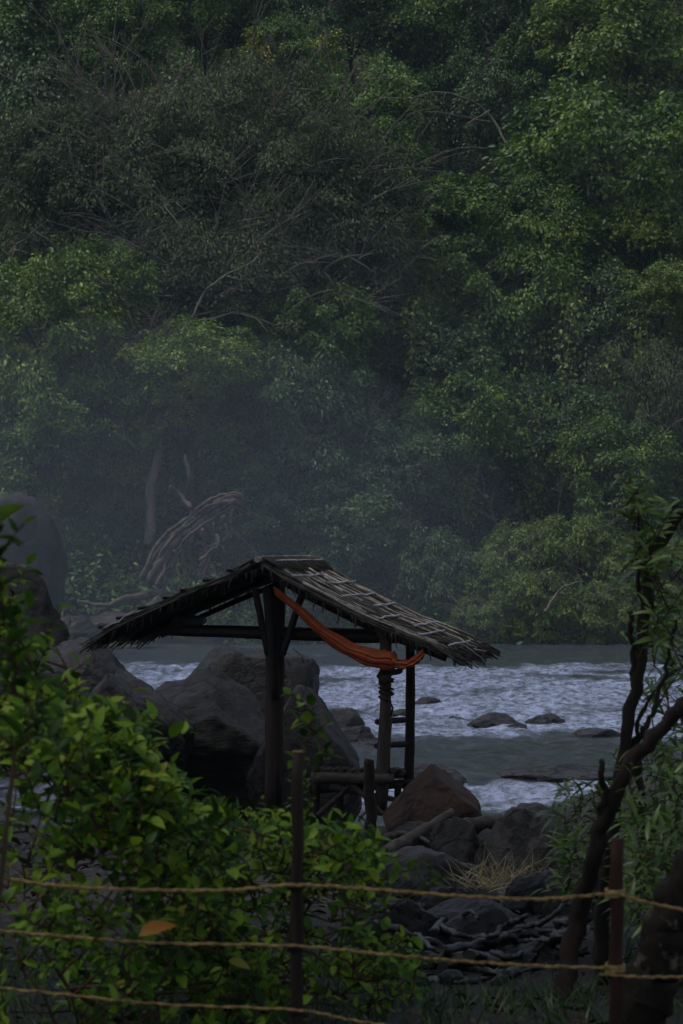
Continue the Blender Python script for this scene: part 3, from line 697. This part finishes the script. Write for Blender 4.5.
# orange cloth slung from the gable
cb = W(386, 660, 26.7)
cloth = thing('hanging_cloth', 'long orange cloth slung from the roof gable to the right posts of the shelter', 'cloth', cb)
def ribbon(top, bot, d0, d1_, folds, amp, nu=60, nv=22, seed=0):
    T_ = catmull([W(x, y, d0 + (d1_ - d0) * i / (len(top) - 1)) - cb for i, (x, y) in enumerate(top)], 12)
    B_ = catmull([W(x, y, d0 + (d1_ - d0) * i / (len(bot) - 1) - .10 * math.sin(math.pi * i / (len(bot) - 1))) - cb for i, (x, y) in enumerate(bot)], 12)
    n = len(T_); V = []
    for i in range(n):
        u = i / (n - 1)
        for j in range(nv):
            v = j / (nv - 1); p = T_[i].lerp(B_[i], v)
            ww = (B_[i] - T_[i]).length
            bow = math.sin(v * math.pi) * ww * .45
            f = amp * (.35 + ww * 2) * (math.sin(v * folds * 6.28 + u * 3 + seed) + .5 * math.sin(v * folds * 13 + u * 7))
            p += Vector((0, -bow - f, f * .25 + .006 * math.sin(u * 30 + v * 5)))
            V.append(tuple(p))
    Fc = [(i * nv + j, i * nv + j + 1, (i + 1) * nv + j + 1, (i + 1) * nv + j) for i in range(n - 1) for j in range(nv - 1)]
    return V, Fc
V, Fc = ribbon([(273, 586), (296, 602), (322, 624), (348, 640), (370, 648), (388, 651), (397, 657)],
               [(275, 594), (300, 617), (324, 641), (348, 657), (370, 667), (388, 670), (398, 667)], 27.05, 26.72, 3.1, .016, nv=44)
o = link('sling', mesh_np('sling', V, Fc, True), M['cloth'], cloth)
V, Fc = ribbon([(392, 656), (404, 660), (414, 656), (420, 650), (423, 648)], [(392, 668), (404, 669), (415, 665), (422, 660), (425, 655)], 26.72, 26.7, 2.2, .02, nv=36, seed=2)
o = link('tied_end', mesh_np('tied_end', V, Fc, True), M['cloth'], cloth)
for q in cloth.children:
    md = q.modifiers.new('thick', 'SOLIDIFY'); md.thickness = .006
mb = MB(); mb.tube(catmull([W(385, 650, 26.84) - cb, W(383, 660, 26.79) - cb, W(391, 669, 26.77) - cb, W(396, 661, 26.8) - cb, W(393, 652, 26.84) - cb], 5), [.02] * 21, 8, True, .2); mb.build('knot', M['cloth'], cloth)

# stake and driftwood near the shelter
def stick(name, label, pts, d, r0, r1, mat, cat, dz=None, wob=.15, jit=.01, n=9, group=None):
    ds = d if hasattr(d, '__len__') else [d] * len(pts)
    b = W(*pts[0], ds[0]); mb = MB(); limb(mb, [W(x, y, dd) - b for (x, y), dd in zip(pts, ds)], r0, r1, n, wob, 6, jit, int(pts[0][0]))
    o = mb.build(name, M[mat]); o.location = b; tag(o, label, cat, group); return o
stick('wooden_stake', 'short blunt wooden stake standing in front of the platform', [(372, 862), (371, 815), (369, 780), (370, 760)], 24, .052, .045, 'barkb', 'stake')
stick('thin_stake', 'thin grey stick standing upright below the platform', [(385, 905), (385, 875), (384, 848)], 20, .018, .014, 'postl', 'stick')
stick('driftwood_log', 'weathered split log leaning towards the brown rock', [(385, 856), (405, 842), (428, 828), (452, 812)], [21.5, 21.7, 22, 22.4], .07, .03, 'log', 'log')
stick('driftwood_log', 'short flat mossy log lying between the brown and the round-backed rock', [(448, 826), (470, 825), (503, 820)], [23, 23, 23], .06, .055, 'log', 'log')
stick('driftwood_branch', 'thin broken branch lying against the weathered split log', [(384, 838), (402, 834), (420, 838), (436, 846)], [22, 22, 21.8, 21.5], .028, .012, 'log', 'branch')

# ---------------------------------------------------------------- near plants
def sprig_plant(name, label, cat, sprigs, rootp, leaf, ratio, mat, per=9, slen=.2, seed=0, up=.6, droop=.2, group=None, T=None, stemr=.006, leanv=(0, 0, 0), maxstem=9999):
    """sprigs: twig base points; a branching skeleton grows from the root to every sprig"""
    g = np.random.default_rng(seed); rg_ = random.Random(seed); root = Vector(rootp)
    th = thing(name, label, cat, root, 0, group)
    sk = [(Vector((0, 0, 0)), 0.0)]; mb = MB()
    pts = sorted([Vector(p) - root for p in sprigs], key=lambda p: p.length)
    P, A, N, L = [], [], [], []
    for i, p in enumerate(pts):
        best = min(sk, key=lambda s_: (s_[0] - p).length * (1.0 if s_[0].z < p.z + .03 else 2.2) + s_[1] * .15)
        s_ = best[0]; mid = s_.lerp(p, .5) + Vector((rg_.uniform(-1, 1), rg_.uniform(-1, 1), rg_.uniform(-.2, .8))) * (p - s_).length * .12
        dist = (p - s_).length; r = stemr * (1.6 if dist > .4 else .8)
        mb.tube([s_, mid, p], [r, r * .8, r * .55], 5)
        sk += [(mid, best[1] + dist * .5), (p, best[1] + dist)]
        # the sprig
        dv = Vector((rg_.uniform(-1, 1), rg_.uniform(-1, 1), up + rg_.uniform(-.3, .5))) + Vector(leanv) + (p - s_).normalized() * .6; dv.normalize()
        ln = slen * rg_.uniform(.6, 1.4); q = [p, p + dv * ln * .5, p + dv * ln + Vector((0, 0, -droop * ln * .4))]
        mb.tube(q, [stemr * .5, stemr * .4, stemr * .2], 4)
        nl = max(3, int(per * rg_.uniform(.7, 1.3)))
        for k in range(nl):
            t_ = (k + .5) / nl; c_ = q[0].lerp(q[1], t_ * 2) if t_ < .5 else q[1].lerp(q[2], t_ * 2 - 1)
            ang = k * 2.4 + rg_.uniform(-.4, .4); u_ = dv.cross(Vector((.2, .3, 1))).normalized(); v_ = dv.cross(u_)
            sd_ = u_ * math.cos(ang) + v_ * math.sin(ang)
            ax = (sd_ + dv * (.35 + .6 * t_) + Vector((0, 0, -droop * rg_.uniform(0, 1.2)))).normalized()
            nm = Vector((0, -.15, 1)) + dv * .4 + Vector((rg_.uniform(-.5, .5), rg_.uniform(-.6, .4), 0))
            P.append(c_); A.append(ax); N.append(nm); L.append(leaf * rg_.uniform(.4, 1.3))
    L = np.array(L)
    mb.build('stems', M['twig'], th)
    link('leaves', leaf_mesh('leaves', P, A, N, L, L * ratio, T or T_NEAR, True), M[mat], th)
    return th
br = random.Random(77)
def region(poly_top, x0, x1, ybot, d0, d1_, n, edge=.35):
    """poly_top: list of (px, py) for the bush's upper outline; denser towards the outline"""
    out = []
    cen_ = []
    while len(out) < n:
        x = br.uniform(x0, x1); i = 0
        while i < len(poly_top) - 2 and poly_top[i + 1][0] < x: i += 1
        (xa, ya), (xb, yb) = poly_top[i], poly_top[i + 1]; yt = ya + (yb - ya) * max(0, min(1, (x - xa) / (xb - xa))) + br.uniform(-12, 14)
        y = yt + (ybot - yt) * br.random(); 
        if br.random() < .2: y = yt + br.random() * 40
        d = br.uniform(d0, d1_)
        p = W(x, y, d)
        if len(cen_) < n // 11: cen_.append(p)
        elif br.random() < .78:
            c__ = cen_[br.randrange(len(cen_))]; p = c__ + Vector((br.gauss(0, .075), br.gauss(0, .10), -abs(br.gauss(0, .09)) + .03))
        if p.z < ground_z(p.x, p.y) + .03: p.z = ground_z(p.x, p.y) + br.uniform(.03, .2)
        out.append(p)
    return out
def gp(px, d):
    x = (px - 341.5) / F * d; return (x, d, ground_z(x, d) - .05)
topA = [(-30, 575), (10, 612), (40, 692), (75, 716), (110, 724), (140, 758), (165, 800), (190, 845), (215, 870), (250, 890)]
sprig_plant('leafy_bush', 'dense bright green bush filling the left foreground', 'bush', region(topA, -30, 225, 1040, 8.6, 10.6, 400), gp(80, 9.6), .062, .58, 'near', 10, .15, 1)
topA2 = [(-30, 700), (40, 740), (90, 800), (140, 850), (170, 900)]
sprig_plant('leafy_bush', 'lower bush in the bottom left corner behind the ropes', 'bush', region(topA2, -30, 150, 1040, 8.1, 8.8, 120), gp(30, 8.5), .055, .58, 'near', 9, .15, 2)
topB = [(170, 850), (200, 822), (230, 818), (260, 830), (300, 835), (330, 830), (350, 845), (370, 885), (380, 945), (385, 1000)]
sprig_plant('leafy_bush', 'light green bush around the left fence post', 'bush', region(topB, 175, 378, 1040, 9.3, 11.5, 400), gp(270, 10.4), .055, .55, 'near', 10, .15, 3)
sprig_plant('climbing_shoot', 'slender leafy shoot rising behind the cut top of the fence post', 'shoot',
            [W(x + br.uniform(-5, 5), y, 10.2 + br.uniform(-.06, .06)) for x, y in [(306, 835), (308, 820), (303, 806), (312, 795), (306, 782), (316, 772), (300, 765), (312, 756), (306, 744), (318, 735), (309, 726), (314, 716), (310, 706)]],
            gp(305, 10.2), .05, .6, 'near', 7, .07, 4)
sprig_plant('leafy_sapling', 'blurred upright leafy sprig at the far left edge by the boulder', 'sprig',
            [W(x, y, 6.4) for x, y in [(-4, 560), (2, 590), (4, 620), (-6, 540), (8, 650), (16, 670), (28, 700), (5, 690), (38, 730), (-14, 720), (15, 750)]], gp(-75, 6.3), .09, .36, 'near', 6, .10, 5, up=1.0)
# a few dry and yellowed leaves in the bush
o = link('dry_leaf', leaf_mesh('dry_leaf', [(-.05, 0, 0)], [(1, .1, .5)], [(-.5, -1, .8)], [.11], [.05], near_template(1, .35, .25), True), M['dryleaf']); o.location = W(157, 936, 7.95)
tag(o, 'curled orange dead leaf caught on the middle rope', 'leaf')

# ---------------------------------------------------------------- rope fence
fd_ = 8.0
fen = thing('rope_fence', 'rope fence with three tan ropes tied to two rough wooden posts', 'fence', gp(455, fd_))
fb = Vector(gp(455, fd_))
def fp(name, px, ytop, r, mat, lab=None, seed=0):
    b_ = Vector(gp(px, fd_)); t_ = W(px + 2, ytop, fd_); mb = MB()
    mb.tube([b_ - fb - Vector((0, 0, .1))] + [b_.lerp(t_, k / 12) - fb + Vector((.003 * math.sin(k * 2.1 + seed), 0, 0)) for k in range(1, 13)], [r * (1 + .06 * math.sin(k * 1.9 + seed)) for k in range(13)], 12, True, .05, seed)
    o = mb.build(name, M[mat], fen)
    if lab: tag(o, lab)
    return o, t_ - fb
o, t_ = fp('post', 296, 752, .0175, 'fpost', 'dark brown post with a pale cut top', 1)
mb = MB(); mb.tube([t_, t_ + Vector((0, 0, .003))], .0165, 12); mb.build('cut_top', M['cut'], o)
fp('post', 615, 838, .0195, 'rpost', 'reddish brown post', 2)
def rope(pts, r, name='rope', dd=-.026, seed=0):
    """a laid rope: two strands twisted round each other"""
    q = catmull([W(x, y, fd_ + dd + (.0 if len(p_) < 3 else p_[2])) - fb for p_ in pts for x, y in [p_[:2]]], 30)
    q = [p + Vector((0, 0, .0012 * math.sin(i * .7 + seed) )) for i, p in enumerate(q)]
    mb = MB()
    for ph in (0, math.pi):
        mb.tube([p + Vector((0, math.cos(i * .9 + ph), math.sin(i * .9 + ph))) * r * .45 for i, p in enumerate(q)], r * .68, 6)
    return mb.build(name, M['rope'], fen)
rope([(-40, 874), (8, 879), (60, 886), (150, 890), (230, 890), (296, 885), (380, 890), (460, 896), (540, 899), (616, 893)], .0052)
rope([(616, 893), (645, 902), (683, 910), (730, 920)], .0052)
rope([(-40, 927), (60, 936), (160, 943), (296, 946), (380, 954), (460, 961), (540, 966), (618, 968)], .0047, seed=2)
rope([(600, 974), (640, 977), (683, 977), (730, 978)], .0044, seed=3)
rope([(-40, 984), (60, 994), (160, 1004), (296, 1010), (350, 1020), (400, 1027), (470, 1034), (560, 1040), (616, 1042)], .0040, seed=4)
for (x, y, r) in ((296, 885, .0185), (296, 946, .0185), (296, 1010, .0185), (615, 893, .0205), (615, 968, .0205)):
    mb = MB()
    for w_ in range(3):
        c_ = W(x, y + (w_ - 1) * 3.2, fd_) - fb
        mb.tube([c_ + Vector((math.cos(a_) * (r + .005), math.sin(a_) * (r + .005), .003 * math.sin(a_ + w_))) for a_ in [k * 2 * math.pi / 14 for k in range(15)]], .0045, 6)
    mb.build('rope_wrap', M['barkd' if x < 400 else 'rope'], fen)
mb = MB()
for k in range(7):
    c_ = W(10, 880, fd_ - .03) - fb; mb.tube([c_, c_ + Vector((-.012 - .004 * k, 0, .004 * k)), c_ + Vector((-.018, 0, .012 + .003 * k))], [.006, .004, .002], 5)
mb.build('knot', M['rope'], fen)

# ---------------------------------------------------------------- right hand trees
def wood_tree(name, label, trunks, twigs=(), mat='barkd', parts=('trunk', 'branch'), d=12):
    b = W(*trunks[0][0][:2], d); b = Vector((b.x, b.y, b.z)); th = thing(name, label, 'tree', b)
    for i, (pts, r0, r1, *rest) in enumerate([(t_[0:-2], t_[-2], t_[-1]) for t_ in trunks]):
        mb = MB(); limb(mb, [W(p[0], p[1], d + (p[2] if len(p) > 2 else 0)) - b for p in pts], r0, r1, 12, .22, 7, .011, i)
        mb.build(parts[0] if i == 0 else parts[1], M[mat], th)
    return th, b
D2 = 12.0
sl_t, sb = wood_tree('slender_tree', 'slender dark leaning tree with narrow leaves at the right edge', [
    [(600, 985), (604, 900), (610, 840), (622, 765), (634, 690), (645, 620), (648, 575), (658, 545), (690, 505), (720, 480), .032, .02],
    [(646, 640), (641, 600), (638, 560), (640, 520), (637, 492), .012, .005],
    [(634, 690), (632, 640), (629, 612), .012, .010],
    [(662, 540), (672, 515), (678, 500), .012, .006],
    [(622, 765), (640, 735), (655, 705), (668, 660), (676, 620), .014, .006],
    [(645, 840), (640, 780), (636, 735), (655, 690), .02, .006]])
wood_tree('leaning_trunk', 'brown bare trunk leaning up to the right behind the fence post', [[(560, 1010, -.2), (575, 930), (592, 860), (612, 800), (645, 745), (690, 700), (730, 665), .036, .026],
                                            [(600, 835), (604, 790), (600, 760), .02, .01]], mat='barkb', d=11.2)
wood_tree('mossy_trunk', 'thick rough trunk with pale lichen patches in the bottom right corner', [[(635, 1060), (645, 1000), (660, 950), (680, 900), (710, 850), .085, .075], [(662, 950), (690, 935), (720, 930), .05, .04]], mat='barkl', d=9.5)
TL = near_template(1.0, .3, .05)
def lance(label, pts, rootp, seed, per=10, leaf=.10, slen=.12, name='narrow_leaved_bush', up=.7):
    return sprig_plant(name, label, 'bush', pts, rootp, leaf, .20, 'lance', per, slen, seed, up=up, droop=.25, T=TL, stemr=.005)
# leaves of the slender tree itself
g = random.Random(9); P, A, N, L = [], [], [], []; mbt = MB()
tips = [(637, 492), (640, 505), (638, 530), (641, 560), (645, 585), (655, 560), (668, 530), (676, 505), (680, 520), (650, 600), (660, 590), (672, 570), (640, 545), (655, 620), (668, 640), (676, 625), (664, 655), (650, 640), (680, 600), (683, 560), (660, 690), (676, 675), (652, 575), (645, 520), (670, 610), (660, 625), (678, 650), (650, 540), (674, 545)]
for (x, y) in tips:
    for r_ in range(1 if x > 655 else 2):
        c_ = W(x + g.uniform(-6, 8), y + g.uniform(-8, 8), D2 + g.uniform(-.25, .25)) - sb; dv = Vector((g.uniform(-.7, .7), g.uniform(-.6, .6), .8)).normalized()
        c2 = c_ + dv * .07; mbt.tube([c_ - dv * .1, c_, c2], [.004, .003, .002], 4)
        for k in range(8):
            a_ = k * 2.4; ax = Vector((math.cos(a_), math.sin(a_) * .6, .9 - g.random() * 1.1)).normalized()
            P.append(c_.lerp(c2, k / 7)); A.append(ax); N.append(Vector((g.uniform(-.9, .9), g.uniform(-1.3, .2), .8))); L.append(.10 * g.uniform(.6, 1.2))
L = np.array(L); link('leaves', leaf_mesh('leaves', P, A, N, L, L * .20, TL, True), M['lance'], sl_t); mbt.build('twigs', M['twig'], sl_t)
rgn = lambda x0, x1, y0, y1, d0, d1_, n: [W(br.uniform(x0, x1), br.uniform(y0, y1), br.uniform(d0, d1_)) for _ in range(n)]
lance('narrow-leaved bush at the right edge beside the slender tree trunk', rgn(650, 710, 660, 800, 12.2, 13.2, 70), gp(680, 12.6), 21)
lance('dense narrow-leaved bush behind the right fence post', rgn(628, 720, 780, 930, 10.6, 12.4, 130), gp(670, 11.4), 22)
lance('low narrow-leaved bush left of the leaning trunk', [p for p in rgn(562, 612, 800, 905, 12.5, 13.8, 55) if True], gp(590, 13.2), 23, 9, .10)
# ---------------------------------------------------------------- drift pile, roots, grass on the near bank
dr = random.Random(31)
rts = [([(375, 923), (420, 940), (470, 952), (530, 958), (590, 950)], .022, .018, 'long dark pole lying across the driftwood heap'),
       ([(400, 985), (430, 968), (480, 962), (530, 975), (560, 965)], .05, .03, 'thick wet root at the front of the driftwood heap'),
       ([(430, 990), (480, 985), (520, 968), (545, 940)], .032, .016, 'curved wet root sweeping up to the right'),
       ([(395, 975), (440, 975), (490, 985)], .035, .02, 'short wet root with a pale worn end'),
       ([(500, 960), (540, 945), (565, 935), (590, 915)], .03, .02, 'wet branch rising towards the leaning trunk'),
       ([(460, 1000), (500, 975), (520, 965)], .02, .012, 'thin wet stick poking out of the grass'),
       ([(440, 950), (480, 945), (530, 935), (570, 940)], .028, .02, 'wet branch behind the long dark pole'),
       ([(420, 1010), (455, 995), (500, 1000), (540, 985)], .03, .02, 'wet root lowest in the driftwood heap')]
for i, (p, r0, r1, lb) in enumerate(rts):
    stick('drift_root', lb, p, [13.2 + .25 * math.sin(i * 2 + k) for k in range(len(p))], r0, r1, 'wetroot', 'driftwood', jit=.012, wob=.2, n=10, group='wet driftwood heap')
tg = thing('root_tangle', 'black wet tangle of dead roots heaped on the ground between the fence posts', 'root tangle', gp(480, 12.9))
tb = Vector(gp(480, 12.9))
for i in range(16):
    x0, x1 = sorted((dr.uniform(392, 560), dr.uniform(400, 585))); x1 = max(x1, x0 + 45); y0 = dr.uniform(925, 1000); dd = 12.2 + (1000 - y0) / 75 * 1.6
    pts = []; n_ = 6; sl = dr.uniform(-22, 14); bw = dr.uniform(-24, 16)
    for k in range(n_ + 1):
        t_ = k / n_; p = W(x0 + (x1 - x0) * t_, y0 + sl * t_ + bw * math.sin(t_ * 3.1 + i) + dr.uniform(-4, 4), dd + .25 * math.sin(t_ * 5 + i))
        p.z = max(p.z, ground_z(p.x, p.y) + .01); pts.append(p - tb)
    mb = MB(); limb(mb, pts, dr.uniform(.010, .034), dr.uniform(.004, .012), 8, .22, 5, .006, i); mb.build('root', M['wetroot'], tg)
for i, (x, dd, w_, lb) in enumerate([(402, 18.2, 34, 'fist-like stone at the lower end of the weathered log'), (446, 17.2, 26, 'small stone left of the dry grass tuft'), (392, 14.6, 40, 'stone at the right edge of the light green bush'),
        (430, 13.2, 34, 'stone touching the left end of the root tangle'), (560, 13.6, 44, 'dark stone at the foot of the leaning trunk'), (452, 12.4, 26, 'stone half covered by the front roots'),
        (500, 12.3, 22, 'small stone in the middle of the root tangle'), (548, 16.2, 36, 'stone under the low narrow-leaved bush'), (415, 12.2, 28, 'stone in the grass left of the root tangle'),
        (516, 15.2, 34, 'wedge of stone right behind the dry grass tuft'), (398, 22.2, 36, 'stone between the wooden stake and the weathered log'), (470, 14.9, 30, 'stone just in front of the dry grass tuft')]):
    gz_ = W(x, 0, dd); zz = ground_z(gz_.x, dd); py = HZ + (EYE - zz) / dd * F
    rock(lb, x, py - w_ * .2, w_, w_ * .7, dd, dr.choice(['rockd', 'rock']), 200 + i, .9, 7, 'stone', sub=3, group='small stones on the near bank')
# tall trees added out of view to shade and darken the near bank
for x, y, z, sc_, lb in [(-5.5, 12, 11.5, 1.25, 'tall unseen tree added to shade the left of the near bank'), (4.6, 13, 11.2, 1.2, 'tall unseen tree added to shade the right of the near bank'), (-.5, 5, 9.5, 1.15, 'unseen tree added for shade over the camera'),
                         (-7.5, 23, 14, 1.3, 'tall unseen tree added for shade left of the shelter'), (6.8, 22, 13.5, 1.25, 'tall unseen tree added for shade right of the shelter'), (-8.5, 3, 10.5, 1.3, 'unseen tree added for shade behind the left bush')]:
    i = tr_rg.randrange(5); cen, me_ = CR[i]; gx = x + (2.2 if x > 0 else -2.2); gz_ = ground_z(gx, y)
    th = thing('added_shade_tree', lb, 'tree', (gx, y, gz_ - .05), 0, 'unseen trees added to shade the near bank')
    cr = bpy.data.objects.new('crown', me_); C.objects.link(cr); cr.parent = th; cr.location = (x - gx, 0, z - gz_); cr.scale = (sc_,) * 3
    mb = MB(); q = limb(mb, [(0, 0, 0), ((x - gx) * .2, .1, (z - gz_) * .4), ((x - gx) * .8, 0, (z - gz_) * .8), (x - gx, 0, z - gz_ + 1)], .24, .09, 10, .1, 6)
    for k_ in range(12):
        c = Vector(cen[k_ * 5]) * sc_ + Vector(cr.location); s_ = q[len(q) * 2 // 3]; limb(mb, [s_, (s_ + c) * .5 + Vector((0, 0, .3)), c], .06, .015, 5, .1, 3)
    mb.build('trunk', M['barkd'], th)
# grass blades
def blades(name, label, n, xr, dr_, h, mat, seed, lean=.5, width=.007, cat='grass', cond=None, cpt=None, kind='stuff'):
    g = np.random.default_rng(seed); P, A, N, L = [], [], [], []
    while len(P) < n:
        if cpt is not None: x, y = cpt[0] + g.normal() * cpt[2], cpt[1] + g.normal() * cpt[2]
        else: x, y = g.uniform(*xr), g.uniform(*dr_)
        if cond and not cond(x, y): continue
        z = ground_z(x, y) if cpt is None else cpt[3]
        P.append((x, y, z - .01)); A.append((g.normal() * lean, g.normal() * lean, 1)); N.append((g.normal(), g.normal() - .5, .3)); L.append(h * g.uniform(.4, 1.2))
    L = np.array(L); T = near_template(1.0, .45, .0)
    o = link(name, leaf_mesh(name, P, A, N, L, np.full(len(P), width), T, True), M[mat]); return tag(o, label, cat, kind=kind)
blades('grass', 'short dark green grass at the foot of the fence', 8000, (-2.2, 3.2), (7.4, 14), .13, 'grass', 1, cond=lambda x, y: not (.15 < x < 1.2 and y > 12.0))
c_ = W(500, 900, 15.6)
blades('dry_grass_tuft', 'tuft of straw-coloured dry grass between the dark rocks', 170, None, None, .22, 'drygrass', 2, 1.0, .005, 'grass tuft', cpt=(c_.x, c_.y, .13, ground_z(c_.x, c_.y) + .12), kind=None)
# leaf litter and twigs
g = np.random.default_rng(5); P = []
while len(P) < 6500:
    x, y = g.uniform(-3, 4), g.uniform(8, 27); P.append((x, y, ground_z(x, y) + g.uniform(0, .03)))
n = len(P); L = g.uniform(.04, .10, n)
tag(link('leaf_litter', leaf_mesh('leaf_litter', P, unit(g, n) * [1, 1, .2], unit(g, n) * .5 + [0, 0, 1], L, L * .5, T_NEAR, True), M['litter']), 'brown leaf litter scattered over the near bank', 'leaf litter', kind='stuff')

# ---------------------------------------------------------------- air
def volume(name, lab, dens, col, an=0.0):
    m = bpy.data.materials.new(name); m.use_nodes = True; t = m.node_tree; t.nodes.remove(t.nodes['Principled BSDF'])
    v = t.nodes.new('ShaderNodeVolumePrincipled'); v.inputs['Density'].default_value = dens; v.inputs['Color'].default_value = (*col, 1); v.inputs['Anisotropy'].default_value = an
    t.links.new(v.outputs[0], t.nodes['Material Output'].inputs['Volume']); return m
import bmesh
bm = bmesh.new(); bmesh.ops.create_cube(bm, size=1); me = bpy.data.meshes.new('haze'); bm.to_mesh(me); bm.free()
o = link('haze', me, volume('haze', '', .0002, (.58, .78, 1.0))); o.scale = (330, 300, 56); o.location = (0, 83, 24)
tag(o, 'thin bluish haze in the air over the river', 'haze', kind='stuff')
bm = bmesh.new(); bmesh.ops.create_icosphere(bm, subdivisions=5, radius=1); me = bpy.data.meshes.new('mist'); bm.to_mesh(me); bm.free()
o = link('river_mist', me, volume('mist', '', .0017, (.70, .82, 1.0))); o.scale = (11, 15, 6.2); o.location = (-5.5, 82, 3.6); o.rotation_euler = (0, R(4), 0)
tag(o, 'blue-grey mist drifting over the river behind the shelter', 'mist', kind='stuff')
bm = bmesh.new(); bmesh.ops.create_icosphere(bm, subdivisions=5, radius=1); me = bpy.data.meshes.new('mist'); bm.to_mesh(me); bm.free()
o = link('river_mist', me, volume('thin_mist', '', .0005, (.74, .86, 1.0))); o.scale = (17, 20, 9.5); o.location = (-3.0, 84, 3.6)
tag(o, 'thinner veil of mist spreading over the foot of the forest', 'mist', kind='stuff')
